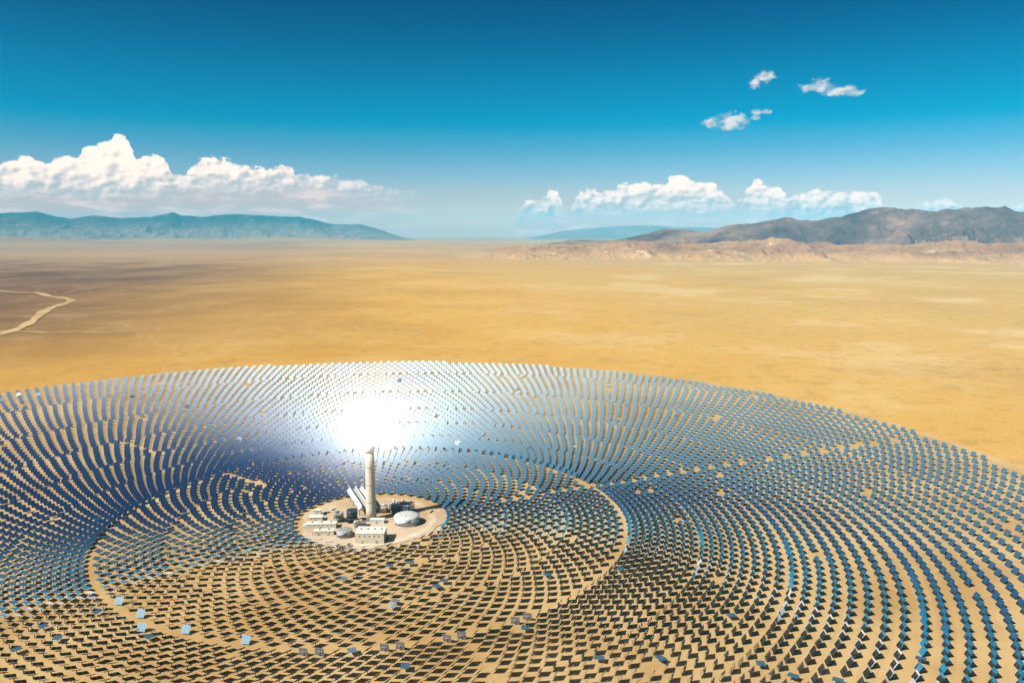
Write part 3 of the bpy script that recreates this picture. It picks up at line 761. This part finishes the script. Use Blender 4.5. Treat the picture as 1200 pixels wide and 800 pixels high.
# bright aureole round the sun
ang = nt.math('MULTIPLY', nt.math('ARCCOSINE', nt.vmath('DOT_PRODUCT', nrm, tuple(SUN))), 180 / PI)
a1 = nt.math('MULTIPLY', nt.math('EXPONENT', nt.math('MULTIPLY', nt.math('POWER', nt.math('DIVIDE', ang, 14.0), 2.0), -1.0)), 4.2)
a2 = nt.math('MULTIPLY', nt.math('EXPONENT', nt.math('DIVIDE', ang, -15.5)), 9.0)
a2 = nt.math('MULTIPLY', a2, nt.math('SUBTRACT', 1.0, nt.math('MULTIPLY', nt.smooth(EL, 44, 72), .86)))
skc = nt.mix(1.0, skc, nt.vmath('MULTIPLY', nt.xyz(a1, a1, a1), (1.25, .97, .90)), 'ADD')
skc = nt.mix(1.0, skc, nt.vmath('MULTIPLY', nt.xyz(a2, a2, a2), (.70, .84, .90)), 'ADD')
# clouds
def pxae(x, y): a, e = ray(x, y); return math.degrees(a), math.degrees(e)
AZR = 36.0; ELR = 9.0
az01 = nt.math('DIVIDE', nt.math('ADD', AZ, AZR), 2 * AZR)
cv = nt.xyz(nt.math('MULTIPLY', AZ, 1.0), nt.math('MULTIPLY', EL, 1.35), 0.0)
SUNOFF = (-.22, .22, 0)
n_a = nt.noise(cv, 1.25, 8, .56); s_a = nt.noise(cv, .95, 6, .5); s_b = nt.noise(nt.vmath('ADD', cv, SUNOFF), .95, 6, .5)
n_lo = nt.noise(nt.vmath('MULTIPLY', cv, (.45, 1.6, 1)), .7, 6, .6)
LB = [(-60, 205), (-30, 190), (0, 190), (22, 184), (32, 180), (44, 188), (56, 191), (70, 183), (80, 177), (90, 181), (104, 171), (118, 167), (132, 161), (145, 158), (153, 166), (157, 188), (162, 190), (168, 178), (176, 183), (186, 179), (196, 188), (203, 208), (214, 206), (230, 188),
      (246, 181), (262, 185), (284, 193), (303, 196), (318, 199), (326, 193), (336, 192), (344, 200), (362, 204), (390, 207), (424, 209), (436, 216), (470, 219), (492, 224), (520, 262), (600, 262), (607, 243), (622, 234), (634, 231), (648, 223), (657, 222), (659, 252), (666, 252), (674, 228),
      (690, 220), (704, 225), (720, 220), (740, 213), (766, 213), (779, 216), (786, 205), (796, 203), (808, 207), (818, 211), (836, 212), (848, 228), (862, 236), (872, 226), (885, 210), (897, 213), (915, 221), (926, 229), (945, 225), (965, 220), (978, 226), (1000, 223), (1022, 224),
      (1034, 234), (1045, 250), (1066, 245), (1078, 236), (1100, 232), (1124, 236), (1136, 250), (1180, 250), (1192, 238), (1215, 235), (1240, 250)]
def curve_pts(pts): return [((a + AZR) / (2 * AZR), e / ELR) for a, e in (pxae(x, y) for x, y in pts)]
top = nt.math('MULTIPLY', nt.curve(az01, curve_pts(LB)), ELR)
BB = [(-60, 222), (0, 220), (60, 218), (120, 222), (200, 218), (260, 216), (330, 214), (360, 214), (420, 222), (490, 228), (520, 262), (607, 262), (612, 249), (656, 246), (664, 243), (700, 242), (780, 240), (860, 240), (940, 246), (1034, 250), (1240, 252)]
bot = nt.math('MULTIPLY', nt.curve(az01, curve_pts(BB)), ELR)
nn = nt.math('SUBTRACT', n_a, .5)
dtop = nt.math('ADD', nt.math('SUBTRACT', top, EL), nt.math('MULTIPLY', nn, 1.5))
a_top = nt.smooth(dtop, .0, .16)
dbot = nt.math('ADD', nt.math('SUBTRACT', EL, bot), nt.math('MULTIPLY', nn, .9))
a_bot = nt.smooth(dbot, -1.1, .25)
a_main = nt.math('MULTIPLY', a_top, a_bot)
opac = nt.curve(az01, [((pxae(x, 220)[0] + AZR) / (2 * AZR), v) for x, v in [(-200, .97), (340, .97), (400, .80), (440, .55), (480, .25), (500, 0), (600, 0), (612, .93), (1030, .95), (1045, .2), (1066, .3), (1080, .95), (1300, .95)]])
a_main = nt.math('MULTIPLY', a_main, opac)
infront = nt.math('MULTIPLY', nt.smooth(AZ, -36, -34), nt.math('SUBTRACT', 1.0, nt.smooth(AZ, 34, 36)))
a_main = nt.math('MULTIPLY', a_main, infront)
# soft layered veil below the banks
veil_top = nt.math('SUBTRACT', top, .4)
a_veil = nt.smooth(nt.math('SUBTRACT', veil_top, EL), -.4, .9)
a_veil = nt.math('MULTIPLY', a_veil, nt.math('ADD', .50, nt.math('MULTIPLY', nt.smooth(n_lo, .40, .62), .4)))
a_veil = nt.math('MULTIPLY', nt.math('MULTIPLY', a_veil, infront), nt.math('ADD', nt.math('MULTIPLY', opac, .85), .05))
lit = nt.math('ADD', .70, nt.math('MULTIPLY', nt.math('SUBTRACT', s_b, s_a), -3.6))
hgt = nt.smooth(nt.math('ADD', nt.math('SUBTRACT', EL, bot), nt.math('MULTIPLY', nt.math('SUBTRACT', s_a, .5), 2.0)), -.3, 1.9)
lit = nt.math('ADD', lit, nt.math('MULTIPLY', nt.math('SUBTRACT', hgt, .5), .9), clamp=True)
K = 10.0
ccol = nt.mix(lit, tuple(K * c for c in (.56, .56, .57)), tuple(K * c for c in (1.30, 1.02, .86)))
vcol = nt.mix(nt.smooth(n_lo, .45, .65), tuple(K * c for c in (.80, .52, .47)), tuple(K * c for c in (1.25, .82, .70)))
# small high clouds
puffs = [(885, 95, 7, 5), (896, 90, 8, 5.5), (903, 88, 5, 4), (952, 102, 11, 4.5), (962, 101, 13, 6), (985, 107, 16, 4.5), (1000, 109, 8, 3.5), (832, 145, 9, 4), (856, 141, 15, 7), (870, 142, 8, 4), (888, 132, 7, 3), (897, 131, 5, 2.5), (884, 138, 5, 2.2), (852, 149, 14, 3.5)]
acc = None
for x, y, a, b_ in puffs:
    ca, ce = pxae(x, y); k = 180 / PI / F
    du = nt.math('DIVIDE', nt.math('SUBTRACT', AZ, ca), a * k * 1.25); dv_ = nt.math('DIVIDE', nt.math('SUBTRACT', EL, ce), b_ * k * 1.25)
    f = nt.math('SUBTRACT', 1.0, nt.math('SQRT', nt.math('ADD', nt.math('MULTIPLY', du, du), nt.math('MULTIPLY', dv_, dv_))))
    acc = f if acc is None else nt.math('MAXIMUM', acc, f)
n_p = nt.noise(cv, 1.5, 6, .58)
a_p = nt.math('MULTIPLY', nt.smooth(nt.math('ADD', acc, nt.math('MULTIPLY', nt.math('SUBTRACT', n_p, .5), 2.6)), -.1, .75), .88)
pcol = nt.mix(nt.smooth(nt.math('SUBTRACT', s_a, s_b), -.12, .12), tuple(K * c for c in (.40, .50, .55)), tuple(K * c for c in (.86, .82, .80)))
c = nt.mix(a_veil, skc, vcol); c = nt.mix(a_main, c, ccol); c = nt.mix(a_p, c, pcol)
nt.put(bg.inputs['Color'], c); bg.inputs['Strength'].default_value = .0382

sl = bpy.data.lights.new('sun', 'SUN'); so = bpy.data.objects.new('sun', sl); COL.objects.link(so)
sl.energy = 5.0; sl.angle = R(.5); sl.color = (1, .94, .85)
so.rotation_euler = SUN.to_track_quat('Z', 'Y').to_euler(); so.location = (0, 0, 3000)

# ------------------------------------------------------------------ render
vs = scene.view_settings; vs.view_transform = 'Standard'; vs.look = 'None'; vs.exposure = 1.5; vs.gamma = 1; vs.use_curve_mapping = False
scene.render.engine = 'CYCLES'
cy = scene.cycles
cy.max_bounces = 6; cy.diffuse_bounces = 2; cy.glossy_bounces = 2; cy.volume_bounces = 0; cy.transparent_max_bounces = 8
cy.caustics_reflective = False; cy.caustics_refractive = False
cy.sample_clamp_indirect = 6; cy.use_denoising = True
cy.volume_max_steps = 64; cy.volume_step_rate = 2.0
